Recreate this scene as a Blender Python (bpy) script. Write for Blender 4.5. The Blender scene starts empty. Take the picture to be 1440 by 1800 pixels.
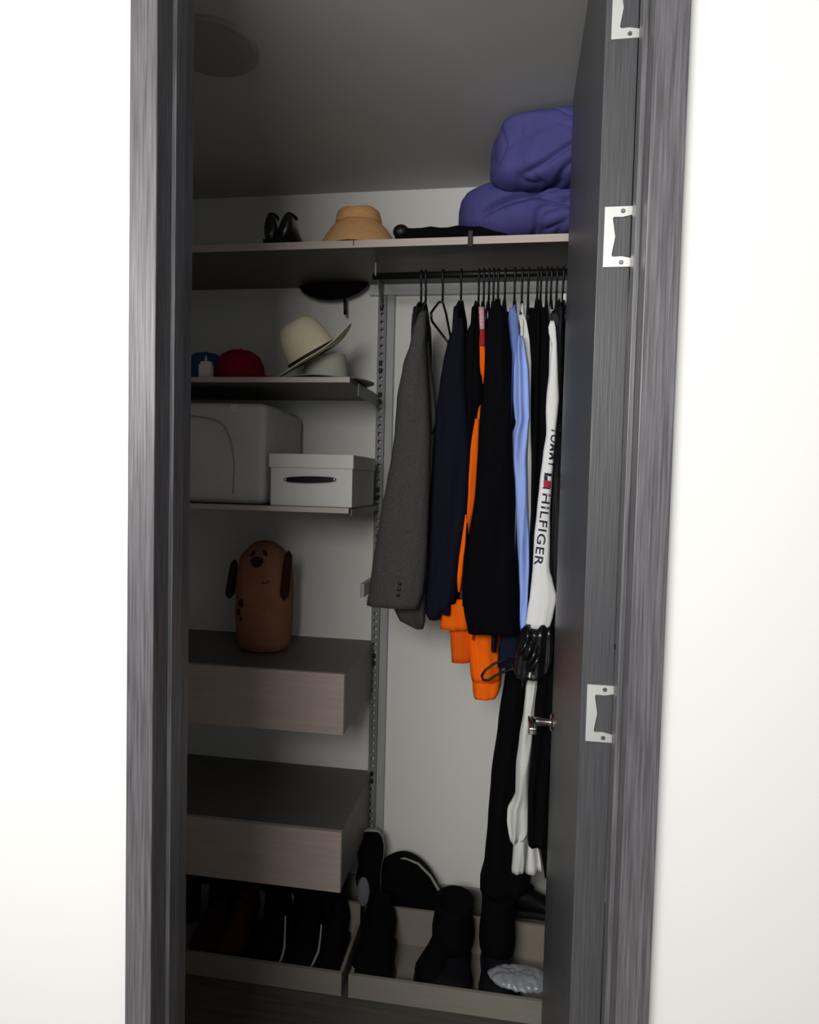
import bpy, bmesh, math, random
from mathutils import Vector, Matrix, noise
random.seed(7)
S = bpy.context.scene
COL = S.collection
# ------------------------------------------------------------------ camera
F = 1180.0                       # focal length in pixels of the 1440x1800 frame
CAMZ = 1.715
AY = Vector((185., -49., F)).normalized()            # world +Y in camera axes (right, down, forward)
_a, _b = -.0245, 1.0
_c = -(AY.x*_a + AY.y*_b)/AY.z
AZ = -Vector((_a, _b, _c)).normalized()
AX = AY.cross(AZ)
cam_d = bpy.data.cameras.new('camera'); cam = bpy.data.objects.new('camera', cam_d); COL.objects.link(cam)
cam_d.sensor_fit = 'HORIZONTAL'; cam_d.sensor_width = 36; cam_d.lens = 36*F/1440; cam_d.clip_start = .05
right = Vector((AX.x, AY.x, AZ.x)); down = Vector((AX.y, AY.y, AZ.y)); fwd = Vector((AX.z, AY.z, AZ.z))
m = Matrix((right, -down, -fwd)).transposed().to_4x4(); m.translation = (0, 0, CAMZ)
cam.matrix_world = m; S.camera = cam
# ------------------------------------------------------------------ world, light, exposure
S.view_settings.view_transform = 'Standard'; S.view_settings.look = 'None'
S.view_settings.gamma = 1; S.view_settings.use_curve_mapping = False
S.view_settings.exposure = -0.17
W = bpy.data.worlds.new('world'); S.world = W; W.use_nodes = True
W.node_tree.nodes['Background'].inputs[0].default_value = (.93, .96, 1, 1)
W.node_tree.nodes['Background'].inputs[1].default_value = .26
def area(name, loc, target, sx, sy, power, col):
    d = bpy.data.lights.new(name, 'AREA'); d.shape = 'RECTANGLE'; d.size = sx; d.size_y = sy; d.energy = power; d.color = col
    o = bpy.data.objects.new(name, d); COL.objects.link(o); o.location = loc
    o.rotation_euler = (Vector(target)-Vector(loc)).to_track_quat('-Z', 'Y').to_euler(); return o
area('window_light', (-1.0, -1.2, 2.35), (-.35, 1.5, 1.9), 2.1, .9, 100, (1, .985, .95))
# ------------------------------------------------------------------ measuring: a pixel seen at a given depth plane
def ray(u, v):
    q = Vector(((u-720)/F, (v-900)/F, 1.0))
    return Vector((AX.dot(q), AY.dot(q), AZ.dot(q)))
def P(u, v, y):
    r = ray(u, v); r = r*(y/r.y); return Vector((r.x, r.y, r.z+CAMZ))
# ------------------------------------------------------------------ materials
def rgb(r, g, b):
    f = lambda c: (c/255/12.92) if c/255 <= .04045 else ((c/255+.055)/1.055)**2.4
    return (f(r), f(g), f(b), 1)
def mat(name, col, rough=.8, metal=0, spec=.5, var=.0, vscale=(8, 8, 8), bump=0, bscale=(200, 200, 200), sheen=0, detail=4, trans=0, coat=0):
    M = bpy.data.materials.new(name); M.use_nodes = True; nt = M.node_tree; n = nt.nodes; B = n['Principled BSDF']
    B.inputs['Base Color'].default_value = col; B.inputs['Roughness'].default_value = rough
    B.inputs['Metallic'].default_value = metal; B.inputs['Specular IOR Level'].default_value = spec
    if sheen: B.inputs['Sheen Weight'].default_value = sheen
    if trans: B.inputs['Transmission Weight'].default_value = trans
    if coat: B.inputs['Coat Weight'].default_value = coat; B.inputs['Coat Roughness'].default_value = .15
    tc = n.new('ShaderNodeTexCoord')
    def nz(scale, det):
        mp = n.new('ShaderNodeMapping'); mp.inputs['Scale'].default_value = scale
        nt.links.new(tc.outputs['Object'], mp.inputs['Vector'])
        t = n.new('ShaderNodeTexNoise'); t.inputs['Scale'].default_value = 1; t.inputs['Detail'].default_value = det
        nt.links.new(mp.outputs[0], t.inputs['Vector']); return t
    if var:
        t = nz(vscale, detail); cr = n.new('ShaderNodeValToRGB')
        cr.color_ramp.elements[0].position = .3; cr.color_ramp.elements[1].position = .7
        cr.color_ramp.elements[0].color = tuple(c*(1-var) for c in col[:3])+(1,)
        cr.color_ramp.elements[1].color = tuple(min(1, c*(1+var)) for c in col[:3])+(1,)
        nt.links.new(t.outputs['Fac'], cr.inputs['Fac']); nt.links.new(cr.outputs['Color'], B.inputs['Base Color'])
    if bump:
        t = nz(bscale, 3); bp = n.new('ShaderNodeBump'); bp.inputs['Strength'].default_value = bump; bp.inputs['Distance'].default_value = .002
        nt.links.new(t.outputs['Fac'], bp.inputs['Height']); nt.links.new(bp.outputs[0], B.inputs['Normal'])
    return M
def wood(name, c, rough, var=.35, spec=.5):
    M = mat(name, c, rough, var=var, vscale=(300, 300, 8), bump=.25, bscale=(260, 260, 9), detail=7, spec=spec); return M
def cloth(name, c, var=.12, sheen=.0, rough=.95, spec=.15): return mat(name, c, rough, var=var, vscale=(14, 14, 9), bump=.25, bscale=(420, 420, 420), sheen=sheen, spec=spec)
WALL = mat('white_paint', (.86, .86, .845, 1), .7, bump=.05, bscale=(60, 60, 60), spec=.25)
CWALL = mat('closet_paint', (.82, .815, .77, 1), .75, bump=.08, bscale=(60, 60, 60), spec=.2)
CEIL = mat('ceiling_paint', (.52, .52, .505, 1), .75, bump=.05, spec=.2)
WOODF = wood('grey_oak_frame', (.115, .112, .122, 1), .38, .42)
WOODD = wood('grey_oak_door', (.07, .07, .077, 1), .42, .22)
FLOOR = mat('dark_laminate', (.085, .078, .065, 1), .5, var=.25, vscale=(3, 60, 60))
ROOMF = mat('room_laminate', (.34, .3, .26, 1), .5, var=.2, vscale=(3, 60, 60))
SHELF = mat('shelf_melamine', (.125, .117, .105, 1), .5, var=.12, vscale=(3, 90, 90), detail=5)
EDGE = mat('beige_edge', (.52, .44, .4, 1), .5, var=.06, vscale=(3, 80, 80))
FRONT = mat('beige_melamine', (.43, .35, .31, 1), .5, var=.07, vscale=(4, 80, 80))
STEEL = mat('brushed_steel', (.78, .79, .77, 1), .38, metal=.55, spec=.5, var=.05)
CHROME = mat('polished_nickel', (.75, .7, .64, 1), .16, metal=1)
SCREW = mat('screw_steel', (.3, .3, .3, 1), .3, metal=.9)
RAIL = mat('grey_painted_steel', (.40, .41, .41, 1), .45, spec=.4)
POST = mat('grey_upright_steel', (.20, .205, .20, 1), .45, spec=.4)
BLKP = mat('black_plastic', (.006, .006, .007, 1), .45, spec=.35)
GLOSS = mat('black_glossy', (.008, .008, .01, 1), .22, spec=.6)
BLKL = mat('black_leather', (.004, .004, .006, 1), .55, spec=.2, bump=.3, bscale=(90, 90, 90))
BLKS = mat('black_shoe_fabric', (.0028, .0028, .0042, 1), .9, spec=.08)
SOLEW = mat('pale_rubber', (.3, .3, .28, 1), .7)
# ------------------------------------------------------------------ mesh helpers (all geometry in world coordinates)
def wloc(o):
    l = Vector(o.location)
    while o.parent: o = o.parent; l += Vector(o.location)
    return l
def link(name, me, m, parent=None, loc=(0, 0, 0)):
    o = bpy.data.objects.new(name, me); COL.objects.link(o)
    if m: me.materials.append(m)
    if parent is not None:
        o.parent = parent; off = wloc(parent)
    else:
        off = Vector(loc); o.location = off
    me.transform(Matrix.Translation(-off)); me.update(); return o
def from_bm(name, bm, m, parent=None, loc=(0, 0, 0), smooth=False):
    bmesh.ops.recalc_face_normals(bm, faces=bm.faces)
    me = bpy.data.meshes.new(name); bm.to_mesh(me); bm.free()
    if smooth: me.shade_smooth()
    return link(name, me, m, parent, loc)
def tag(o, label=None, cat=None, group=None, kind=None):
    if label: o['label'] = label
    if cat: o['category'] = cat
    if group: o['group'] = group
    if kind: o['kind'] = kind
    return o
def thing(name, loc, label, cat, group=None):
    o = bpy.data.objects.new(name, None); COL.objects.link(o); o.location = loc; o.empty_display_size = .05
    return tag(o, label, cat, group)
def abox(bm, x0, x1, y0, y1, z0, z1, bev=0, M=None, seg=2):
    vs = [bm.verts.new((x, y, z)) for x in (x0, x1) for y in (y0, y1) for z in (z0, z1)]
    fs = [bm.faces.new([vs[i] for i in q]) for q in ((0, 1, 3, 2), (4, 6, 7, 5), (0, 4, 5, 1), (2, 3, 7, 6), (0, 2, 6, 4), (1, 5, 7, 3))]
    if bev:
        es = list({e for f in fs for e in f.edges})
        r = bmesh.ops.bevel(bm, geom=es, offset=bev, segments=seg, affect='EDGES', profile=.5)
        vs = list({v for f in r['faces'] for v in f.verts} | {v for v in vs if v.is_valid})
    if M is not None: bmesh.ops.transform(bm, matrix=M, verts=[v for v in vs if v.is_valid])
def box(name, x0, x1, y0, y1, z0, z1, m, parent=None, loc=None, bev=0, M=None, seg=2):
    bm = bmesh.new(); abox(bm, x0, x1, y0, y1, z0, z1, bev, M, seg)
    if loc is None: loc = ((x0+x1)/2, (y0+y1)/2, z0)
    return from_bm(name, bm, m, parent, loc)
def aloft(bm, rings, cap=True, closed=True):
    R = [[bm.verts.new(p) for p in r] for r in rings]; n = len(R[0])
    for a, b in zip(R, R[1:]):
        for i in range(n if closed else n-1):
            j = (i+1) % n; bm.faces.new((a[i], a[j], b[j], b[i]))
    if cap:
        for r in (R[0], R[-1]):
            c = sum((v.co for v in r), Vector())/n; cv = bm.verts.new(c)
            for i in range(n): bm.faces.new((r[i], r[(i+1) % n], cv))
def atube(bm, pts, r, n=8, closed=False):
    pts = [Vector(p) for p in pts]; rings = []; N = len(pts); up = None
    for i, p in enumerate(pts):
        if closed: t = pts[(i+1) % N]-pts[i-1]
        else: t = pts[min(i+1, N-1)]-pts[max(i-1, 0)]
        t.normalize()
        if up is None: up = t.orthogonal().normalized()
        up = (up - t*up.dot(t)).normalized(); s = t.cross(up)
        rr = r[i] if isinstance(r, (list, tuple)) else r
        rings.append([p+(up*math.cos(k*2*math.pi/n)+s*math.sin(k*2*math.pi/n))*rr for k in range(n)])
    if closed: rings.append(rings[0]); aloft(bm, rings, cap=False); bmesh.ops.remove_doubles(bm, verts=bm.verts, dist=1e-6)
    else: aloft(bm, rings)
def tube(name, pts, r, m, parent=None, loc=None, n=8, closed=False):
    bm = bmesh.new(); atube(bm, pts, r, n, closed); return from_bm(name, bm, m, parent, loc if loc is not None else pts[0], True)
def lathe(name, prof, m, parent=None, loc=(0, 0, 0), n=40, M=None, fn=None, cap=False, sy=1.0):
    bm = bmesh.new(); rings = []
    for r, z in prof: rings.append([Vector((r*math.cos(2*math.pi*k/n), r*sy*math.sin(2*math.pi*k/n), z)) for k in range(n)])
    if fn: rings = [[fn(p) for p in r] for r in rings]
    if M is not None: rings = [[M @ p for p in r] for r in rings]
    aloft(bm, rings, cap=cap); bmesh.ops.remove_doubles(bm, verts=bm.verts, dist=1e-5)
    return from_bm(name, bm, m, parent, loc, True)
def ellipsoid(name, c, r, m, parent=None, M=None, fn=None, n=24, lump=0, ls=6):
    bm = bmesh.new(); bmesh.ops.create_uvsphere(bm, u_segments=n, v_segments=n*2//3, radius=1)
    for v in bm.verts:
        p = Vector((v.co.x*r[0], v.co.y*r[1], v.co.z*r[2]))
        if fn: p = fn(p)
        if lump: p += v.co*noise.noise(p*ls+Vector(c))*lump
        v.co = (M @ p if M is not None else p)+Vector(c)
    return from_bm(name, bm, m, parent, c, True)
def prism(name, pts, axis_vec, m, parent=None, loc=(0, 0, 0), bev=0):
    bm = bmesh.new(); a = [bm.verts.new(p) for p in pts]; f = bm.faces.new(a)
    r = bmesh.ops.extrude_face_region(bm, geom=[f]); vs = [g for g in r['geom'] if isinstance(g, bmesh.types.BMVert)]
    bmesh.ops.translate(bm, verts=vs, vec=axis_vec)
    if bev: bmesh.ops.bevel(bm, geom=list(bm.edges), offset=bev, segments=1, affect='EDGES')
    bmesh.ops.triangulate(bm, faces=[f for f in bm.faces if len(f.verts) > 4])
    return from_bm(name, bm, m, parent, loc)
def lerp_rows(rows, t):
    # rows sorted by first value; smooth interpolation of the others
    if t <= rows[0][0]: return rows[0][1:]
    for i in range(len(rows)-1):
        a, b = rows[i], rows[i+1]
        if t <= b[0]:
            k = (t-a[0])/(b[0]-a[0]); k = k*k*(3-2*k)*.5+k*.5
            return tuple(a[j]+(b[j]-a[j])*k for j in range(1, len(a)))
    return rows[-1][1:]
# ------------------------------------------------------------------ the setting
YW = 1.10; YJ = 1.225; YB = 2.55; ZC = CAMZ+1.099
XL, XR = -.624, .188            # clear opening
CXL, CXR = -1.32, .42           # inside of the closet
ZH = 2.795
def struct(o): o['kind'] = 'structure'; return o
struct(box('wall_front_left', -2.6, XL-.02, YW+.012, YJ-.005, 0, ZC+.02, WALL))
struct(box('wall_front_right', XR+.02, 2.3, YW+.012, YJ-.005, 0, ZC+.02, WALL))
struct(box('wall_back', CXL-.1, CXR+.1, YB, YB+.1, 0, ZC, CWALL))
struct(box('wall_left', CXL-.1, CXL, YJ-.005, YB, 0, ZC, CWALL))
struct(box('wall_right', CXR, CXR+.1, YJ-.005, YB, 0, ZC, CWALL))
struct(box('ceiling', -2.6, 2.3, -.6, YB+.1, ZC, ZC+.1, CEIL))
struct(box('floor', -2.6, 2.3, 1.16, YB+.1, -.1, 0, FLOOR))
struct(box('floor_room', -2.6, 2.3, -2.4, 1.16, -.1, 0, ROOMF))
BASE = mat('grey_skirting', (.3, .29, .26, 1), .6)
struct(box('baseboard_back', CXL, CXR, YB-.014, YB, 0, .15, BASE, bev=.003))
# door frame: casings, jambs and stops
struct(box('trim_1', -.675, XL, YW-.006, YW+.012, 0, ZH+.01, WOODF, bev=.002))
struct(box('trim_2', XR, .2405, YW-.006, YW+.012, 0, ZH+.01, WOODF, bev=.002))
struct(box('trim_3', XL-.02, XL, YW+.012, YJ, 0, ZH, WOODF))
struct(box('trim_4', XR, XR+.02, YW+.012, YJ, 0, ZH, WOODF))
struct(box('trim_5', XL, XL+.009, 1.143, 1.18, 0, ZH, WOODF, bev=.0015))
struct(box('trim_6', XR-.009, XR, 1.143, 1.18, 0, ZH, WOODF, bev=.0015))
struct(box('trim_7', XL-.02, XR+.02, YW-.006, YJ, ZH, ZC, WOODF))
# ------------------------------------------------------------------ open door with lever handle and hinges
DX0, DX1, DY0, DY1, DZ = .1275, .182, 1.205, 1.96, CAMZ+1.076
door = thing('door_1', (DX1, DY0, 0), None, None); struct(door)
box('door_leaf', DX0, DX1, DY0, DY1, .008, DZ, WOODD, door, bev=.0015)
def hinge(zc):
    hw, hh = .0465, .0505
    x1 = DX1+.002; x0 = x1-hw; y = DY0-.0025
    pts = [(x0, zc-hh), (x1, zc-hh), (x1, zc-hh+.014), (x0+.030, zc-hh+.0175), (x0+.0155, zc-hh+.017), (x0+.0135, zc-hh+.020), (x0+.0165, zc-.012), (x0+.0185, zc), (x0+.0165, zc+.012),
           (x0+.0135, zc+hh-.020), (x0+.0155, zc+hh-.017), (x0+.030, zc+hh-.0175), (x1, zc+hh-.014), (x1, zc+hh), (x0, zc+hh)]
    lf = prism('hinge', [(a, y, b) for a, b in pts], (0, .0026, 0), STEEL, door)
    for dz in (-.043, .043):
        bm = bmesh.new(); bmesh.ops.create_cone(bm, cap_ends=True, segments=14, radius1=.0042, radius2=.003, depth=.0016, matrix=Matrix.Translation((x0+.030, y-.0006, zc+dz)) @ Matrix.Rotation(math.pi/2, 4, 'X'))
        sc = from_bm('screw', bm, SCREW, lf)
    tube('hinge_pin', [(x1+.0015, y-.001, zc-hh), (x1+.0015, y-.001, zc+hh)], .0032, WOODD, lf)
for v in (16, 417, 1256): hinge(P(1085, v, DY0).z)
hinge(.25)
hz = P(962, 1266, 1.9).z; HX = DX0-.0005; HY = 1.885
hd = thing('tmp', (HX, HY, hz), None, None); hd.name = 'door_handle'; hd.parent = door; hd.location = Vector((HX, HY, hz))-Vector(door.location)
RX = Matrix.Translation((HX, HY, hz)) @ Matrix.Rotation(-math.pi/2, 4, 'Y')
lathe('rosette', [(0, .009), (.016, .009), (.021, .0075), (.0245, .004), (.026, 0)], CHROME, hd, M=RX)
lathe('neck', [(.0105, .006), (.0105, .034), (.013, .038), (.013, .058), (.0115, .062), (0, .063)], CHROME, hd, M=RX)
bm = bmesh.new(); abox(bm, HX-.070, HX-.048, HY-.085, HY+.012, hz-.009, hz+.011, .004, seg=3)
from_bm('lever', bm, CHROME, hd, smooth=True)
# ------------------------------------------------------------------ ceiling lamp, shelves, rails
CLAMP = mat('lamp_grey', (.32, .32, .31, 1), .8, spec=.1)
cl = thing('ceiling_light', (-.80, 1.663, ZC), 'round flush ceiling lamp switched off above the left side of the closet', 'lamp')
lathe('lamp_rim', [(.118, 0), (.118, -.008), (.116, -.010), (.104, -.0105), (.102, -.010)], CLAMP, cl, M=Matrix.Translation((-.80, 1.663, ZC)))
lathe('diffuser', [(.103, -.010), (.07, -.013), (0, -.0145)], CLAMP, cl, M=Matrix.Translation((-.80, 1.663, ZC)))
ZS1 = P(700, 433, 2.125).z
def shelf(name, label, x0, x1, y0, y1, z0, z1, edge):
    t = thing(name, ((x0+x1)/2, (y0+y1)/2, z0), label, 'shelf')
    box('board', x0, x1, y0+.002, y1, z0, z1, SHELF, t)
    box('edge_band', x0, x1, y0, y0+.0018, z0, z1, edge, t, bev=.0004); return t
TS1 = ZS1+.0235
tsh = shelf('closet_shelf', 'long top shelf carrying sun hat and purple comforter, beige front edge', CXL, CXR, 2.125, YB, ZS1, TS1, EDGE)
box('edge_mark', P(620.5, 425, 2.12).x, P(622, 425, 2.12).x, 2.1243, 2.1252, ZS1+.006, TS1, BLKP, tsh)
YS = 2.075
SX1 = P(615, 665, YS).x
ZS2 = P(500, 672, YS).z
s2 = shelf('closet_shelf', 'small shelf holding straw hats and caps', CXL, SX1, YS, YB, ZS2-.0, ZS2+.017, EDGE)
ZS3 = P(500, 899, YS).z
s3 = shelf('closet_shelf', 'small shelf holding the white storage boxes', CXL, P(613, 895, YS).x, YS, YB, ZS3, ZS3+.017, EDGE)
TS2, TS3 = ZS2+.017, ZS3+.017
# wall rail and slotted upright
RZ0, RZ1 = P(700, 518, YB-.02).z, P(700, 494, YB-.02).z
tag(box('hang_rail', P(650, 505, YB-.02).x, CXR, YB-.022, YB-.002, RZ0, RZ1+.01, mat('rail_white_steel', (.56, .57, .57, 1), .45), bev=.002), 'pale grey horizontal steel rail on the back wall under the top shelf', 'rail')
PXL, PXR = P(662, 600, YB-.03).x, P(691, 600, YB-.03).x
up = thing('slotted_upright', ((PXL+PXR)/2, YB-.02, .2), 'grey steel slotted upright running down the back wall behind the blazer', 'shelf upright')
w = PXR-PXL; ua, ub = PXL+.004, PXL+.036
bm = bmesh.new(); z0, z1 = .16, RZ0-.001
for a, b in ((ua, ua+.010), (ua+.022, ub)): abox(bm, a, b, YB-.030, YB-.027, z0, z1)
z = z0
while z < z1-.03:
    abox(bm, ua+.010, ua+.022, YB-.030, YB-.027, z, z+.018); z += .03
from_bm('slotted_face', bm, POST, up)
box('flange', ua, ua+.002, YB-.027, YB-.001, z0, z1, POST, up)
box('flange', ub-.002, ub, YB-.027, YB-.001, z0, z1, POST, up)
box('cover_strip', ub+.0005, PXR+.002, YB-.024, YB-.001, z0, z1, RAIL, up, bev=.002)
def bracket(zt, y0, name='shelf_bracket', h=.055, lab=''):
    x = ua+.016
    pts = [(x-.002, YB-.028, zt), (x-.002, y0, zt), (x-.002, y0, zt-.012), (x-.002, YB-.06, zt-h), (x-.002, YB-.028, zt-h-.02)]
    return tag(prism(name, pts, (.004, 0, 0), POST, loc=(x, YB-.03, zt-h)), lab, 'bracket')
bracket(ZS1-.0005, 2.42, h=.08, lab='grey steel bracket under the top shelf on the slotted upright')
def side_arm(x, zt, y0, lab, h=.03):
    tag(box('bracket_arm', x, x+.004, y0, YB-.03, zt-h, zt, POST, bev=.001), lab, 'bracket')
side_arm(SX1+.002, TS2-.006, YS+.1, 'grey bracket arm on the right end of the shelf with straw hats', .04)
side_arm(P(613, 895, YS).x+.002, TS3-.004, YS+.02, 'grey bracket arm on the right end of the box shelf', .02)
a = P(641, 1035, 2.40)
tag(box('bracket_arm', a.x-.008, a.x+.008, 2.36, YB-.03, a.z-.025, a.z+.025, RAIL, bev=.003), 'small grey bracket end peeking out beside the blazer cuff', 'bracket')
# black clips in the upright
for i, (v, lb) in enumerate(((535, 'just under the rail'), (645, 'beside the hat shelf'), (700, 'below the hat shelf'), (868, 'beside the white lidded box'), (1160, 'beside the upper drawer top'), (1368, 'between the two drawers'))):
    a = P(668, v, YB-.035)
    bm = bmesh.new()
    for k in (-1, 1): abox(bm, ua+.008, ua+.02, YB-.040, YB-.0305, a.z+k*.014-.009, a.z+k*.014+.009, .003)
    tag(from_bm('upright_clip', bm, BLKP, loc=(a.x, a.y, a.z)), 'black clip pair in the slotted upright ' + lb, 'clip', 'black clips in the slotted upright')
# drawers
def drawer(name, label, vt, vb, ut, y0, y1):
    zt = P(ut, vt, y0).z; zb = P(ut, vb, y0).z; x1 = P(ut, (vt+vb)/2, y0).x
    t = thing(name, ((CXL+x1)/2, y0, zb), label, 'drawer')
    bd = box('drawer_box', CXL, x1, y0+.018, y1, zb+.001, zt-.001, SHELF, t, bev=.001)
    box('drawer_front', CXL, x1, y0, y0+.0175, zb, zt, FRONT, t, bev=.001)
    return zt, zb, x1
YD = 2.07
TD1, BD1, XD1 = drawer('drawer_cabinet', 'upper beige fronted drawer carrying the plush dog', 1186, 1293, 604, YD, YB)
TD2, BD2, XD2 = drawer('drawer_cabinet', 'lower beige fronted drawer just above the shoes', 1464, 1570, 599, YD, YB)
# clothes rods
ROD_Y, ROD_Z = 2.28, CAMZ+.697
rod = thing('clothes_rod', (CXR, ROD_Y, ROD_Z), 'black clothes rod just below the top shelf, full of hangers', 'rod')
tube('rod_tube', [(-.5, ROD_Y, ROD_Z), (CXR-.001, ROD_Y, ROD_Z)], .012, BLKP, rod, n=16)
for x in (-.49,): box('rod_hanger_bracket', x-.003, x+.003, ROD_Y-.012, ROD_Y+.012, ROD_Z, ZS1-.001, POST, rod)
LZ = P(930, 1128, 2.3).z
lrod = thing('clothes_rod', (CXR, 2.3, LZ), 'short lower black rod hidden behind the glossy black bag', 'rod')
tube('rod_tube', [(.03, 2.3, LZ), (CXR-.001, 2.3, LZ)], .010, BLKP, lrod, n=12)
# ------------------------------------------------------------------ hangers
def hanger(u, label, w=.165, v=505, y=ROD_Y, zr=ROD_Z, drop=.090, group='black hangers on the upper rod', lean=0, open_bar=True, yaw=0, sl=.085, x=None):
    x = P(u, v, y).x if x is None else x
    t = thing('clothes_hanger', (x, y, zr), label, 'hanger', group)
    R = Matrix.Translation((x, y, zr)) @ Matrix.Rotation(lean, 4, 'Y') @ Matrix.Rotation(yaw, 4, 'Z')
    hook = [R @ Vector((0, .0155*math.cos(a), .0155*math.sin(a))) for a in [math.radians(d) for d in range(-20, 181, 20)]]
    hook += [R @ Vector((0, -.0155, -.012)), R @ Vector((0, -.008, -.03)), R @ Vector((0, 0, -.045)), R @ Vector((0, 0, -drop))]
    tube('hook', hook, .0042, BLKP, t, n=6)
    zt = -drop
    pts = [(0, -w*.0-.0, zt), (0, -w*.35, zt-sl*.22), (0, -w*.8, zt-sl*.75), (0, -w, zt-sl), (0, -w*.985, zt-sl-.016), (0, -w*.9, zt-sl-.022), (0, w*.9, zt-sl-.022), (0, w*.985, zt-sl-.016), (0, w, zt-sl), (0, w*.8, zt-sl*.75), (0, w*.35, zt-sl*.22)]
    tube('hanger_frame', [R @ Vector(p) for p in pts], .0042, BLKP, t, n=6, closed=True)
    return x
# ------------------------------------------------------------------ garments
def body(name, x0, zt, hem, hd, th, m, parent, yc=ROD_Y, drift=0, seed=0, fold=.004, thb=None, hemcurve=0.0, n=30, levels=26, x1=None):
    """hanging body: thin in x, wide in y, folds running down"""
    bm = bmesh.new(); rings = []; thb = thb or th; L = zt-hem
    for i in range(levels+1):
        k = i/levels; k = k**1.5
        z = zt-L*k; d = zt-z
        a = hd*min(1, (.12+.95*(1-math.exp(-d/.048)))) if d < .3 else hd
        a *= 1+.05*min(1, d/.5)
        b = (th+(thb-th)*k)*(.45+.55*min(1, d/.06))
        cx = x0+drift*k
        r = []
        for q in range(n):
            t = 2*math.pi*q/n; c, s = math.cos(t), math.sin(t)
            yy = a*math.copysign(abs(c)**.8, c); xx = b*math.copysign(abs(s)**.7, s)
            f = noise.noise(Vector((yy*16+seed*3.1, seed*1.7+(0 if s > 0 else 5), z*1.2)))*fold*2*min(1, d/.12)
            zz = z + (-.03*abs(c)**2*(1-k) if d < .05 else 0) + hemcurve*c*k
            r.append(Vector((cx+xx+f, yc+yy, zz)))
        rings.append(r)
    aloft(bm, rings); return from_bm(name, bm, m, parent, smooth=True)
def drape(name, rows, y, thick, m, parent=None, loc=None, seed=0, fold=.0045, n=44, step=10, flat=.75, slant=0.0, skew=0.0):
    """a hanging sleeve, leg or panel; rows = (v, uL, uR) measured at depth y (its nearest edge is y)"""
    bm = bmesh.new(); rings = []; v0, v1 = rows[0][0], rows[-1][0]; N = max(6, int((v1-v0)/step))
    for i in range(N+1):
        v = v0+(v1-v0)*i/N; uL, uR = lerp_rows(rows, v)
        A, B = P(uL, v, y), P(uR, v, y); c = (A+B)/2; a = max(.002, (B.x-A.x)/2)
        th = thick*min(1, .4+.6*(i/N)*6) if i < N/6 else thick
        th = min(th, thick)
        r = []
        for q in range(n):
            t = 2*math.pi*q/n; cs, sn = math.cos(t), math.sin(t)
            xx = a*math.copysign(abs(cs)**flat, cs)
            yy = th*math.copysign(abs(sn)**.85, sn)
            f = (abs(noise.noise(Vector((xx*30+seed*2.3, seed+yy*5, c.z*2.0))))-.25)*fold*4.2
            f += noise.noise(Vector((xx*9+seed*5.3, seed+3, c.z*9)))*fold*.9
            edge = 1-abs(cs)**3
            zz = c.z + (B.z-A.z)*.5*cs + slant*cs*(i/N)
            r.append(Vector((c.x+xx, y+thick+yy+f*edge, zz)))
        rings.append(r)
    aloft(bm, rings)
    if loc is None: loc = P((rows[-1][1]+rows[-1][2])/2, rows[-1][0], y+thick)
    return from_bm(name, bm, m, parent, loc, smooth=True)
GREY = mat('grey_tweed', (.062, .059, .059, 1), .95, var=.3, vscale=(300, 300, 300), bump=.4, bscale=(500, 500, 500), spec=.1)
GREYL = cloth('grey_lining', (.10, .098, .096, 1))
GREYD = cloth('dark_lining', (.018, .018, .02, 1))
NAVY = cloth('navy_cloth', (.005, .005, .013, 1), rough=.9)
NAVY2 = cloth('navy_cloth_deep', (.006, .008, .025, 1), rough=.9)
BLK = cloth('black_cloth', (.0025, .0025, .0035, 1), spec=.08)
ORG = cloth('orange_cloth', (.90, .135, .003, 1), .06)
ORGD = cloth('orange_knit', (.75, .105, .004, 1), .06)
BLUE = cloth('light_blue_cloth', (.30, .42, .86, 1), .05)
BLUED = cloth('mid_blue_cloth', (.14, .22, .50, 1), .05)
WHT = cloth('white_cloth', (.80, .80, .80, 1), .03)
WHT2 = cloth('off_white_cloth', (.66, .67, .64, 1), .04)
PNK = mat('pink_speckled', (.75, .35, .38, 1), .9, var=.5, vscale=(220, 220, 220))
RED = cloth('dark_red', (.35, .02, .03, 1))
QUILT = cloth('black_quilt', (.018, .018, .021, 1), rough=.6)
ZT = ROD_Z-.083
def garment(name, label, cat, u, hanger_label=True, hlabel=None, **k):
    x = P(u, 505, ROD_Y).x
    if hlabel: hanger(u, hlabel)
    t = thing(name, (x, ROD_Y, k.get('hem', 1.2)), label, cat)
    return t, x
def zv(v, y): return P(850, v, y).z
# 1 grey blazer
t, x = garment('blazer', 'dark grey tweed blazer, leftmost garment on the upper rod', 'jacket', 741, hlabel='black hanger inside the dark grey blazer', hem=1.26)
body('blazer_body', x+.006, ZT, 1.29, .205, .016, GREYD, t, seed=1, thb=.02)
drape('shoulder', [(541, 738, 749), (548, 733, 750), (562, 728, 751), (600, 722, 752)], 2.075, .05, GREY, t, seed=51)
bl_rows = [(549, 733, 746), (575, 722, 747), (600, 718, 746), (640, 705, 749), (700, 694, 752), (760, 690, 755), (800, 685, 754), (850, 676, 753), (900, 666, 751), (950, 658, 749), (1000, 650, 746), (1040, 645, 742), (1070, 640, 733)]
drape('front_sleeve', bl_rows, 2.0, .042, GREY, t, seed=2, fold=.003, slant=-.006)
drape('rear_sleeve', [(560, 740, 748), (620, 742, 755), (700, 752, 764), (724, 754, 766), (745, 752, 766), (762, 756, 760)], 2.09, .02, GREYL, t, seed=3, fold=.003)
drape('body_hem', [(990, 688, 744), (1050, 688, 746), (1075, 690, 746), (1095, 700, 745), (1106, 724, 742)], 2.06, .03, cloth('grey_hem', (.045, .044, .044, 1)), t, seed=4, slant=-.004)
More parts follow.
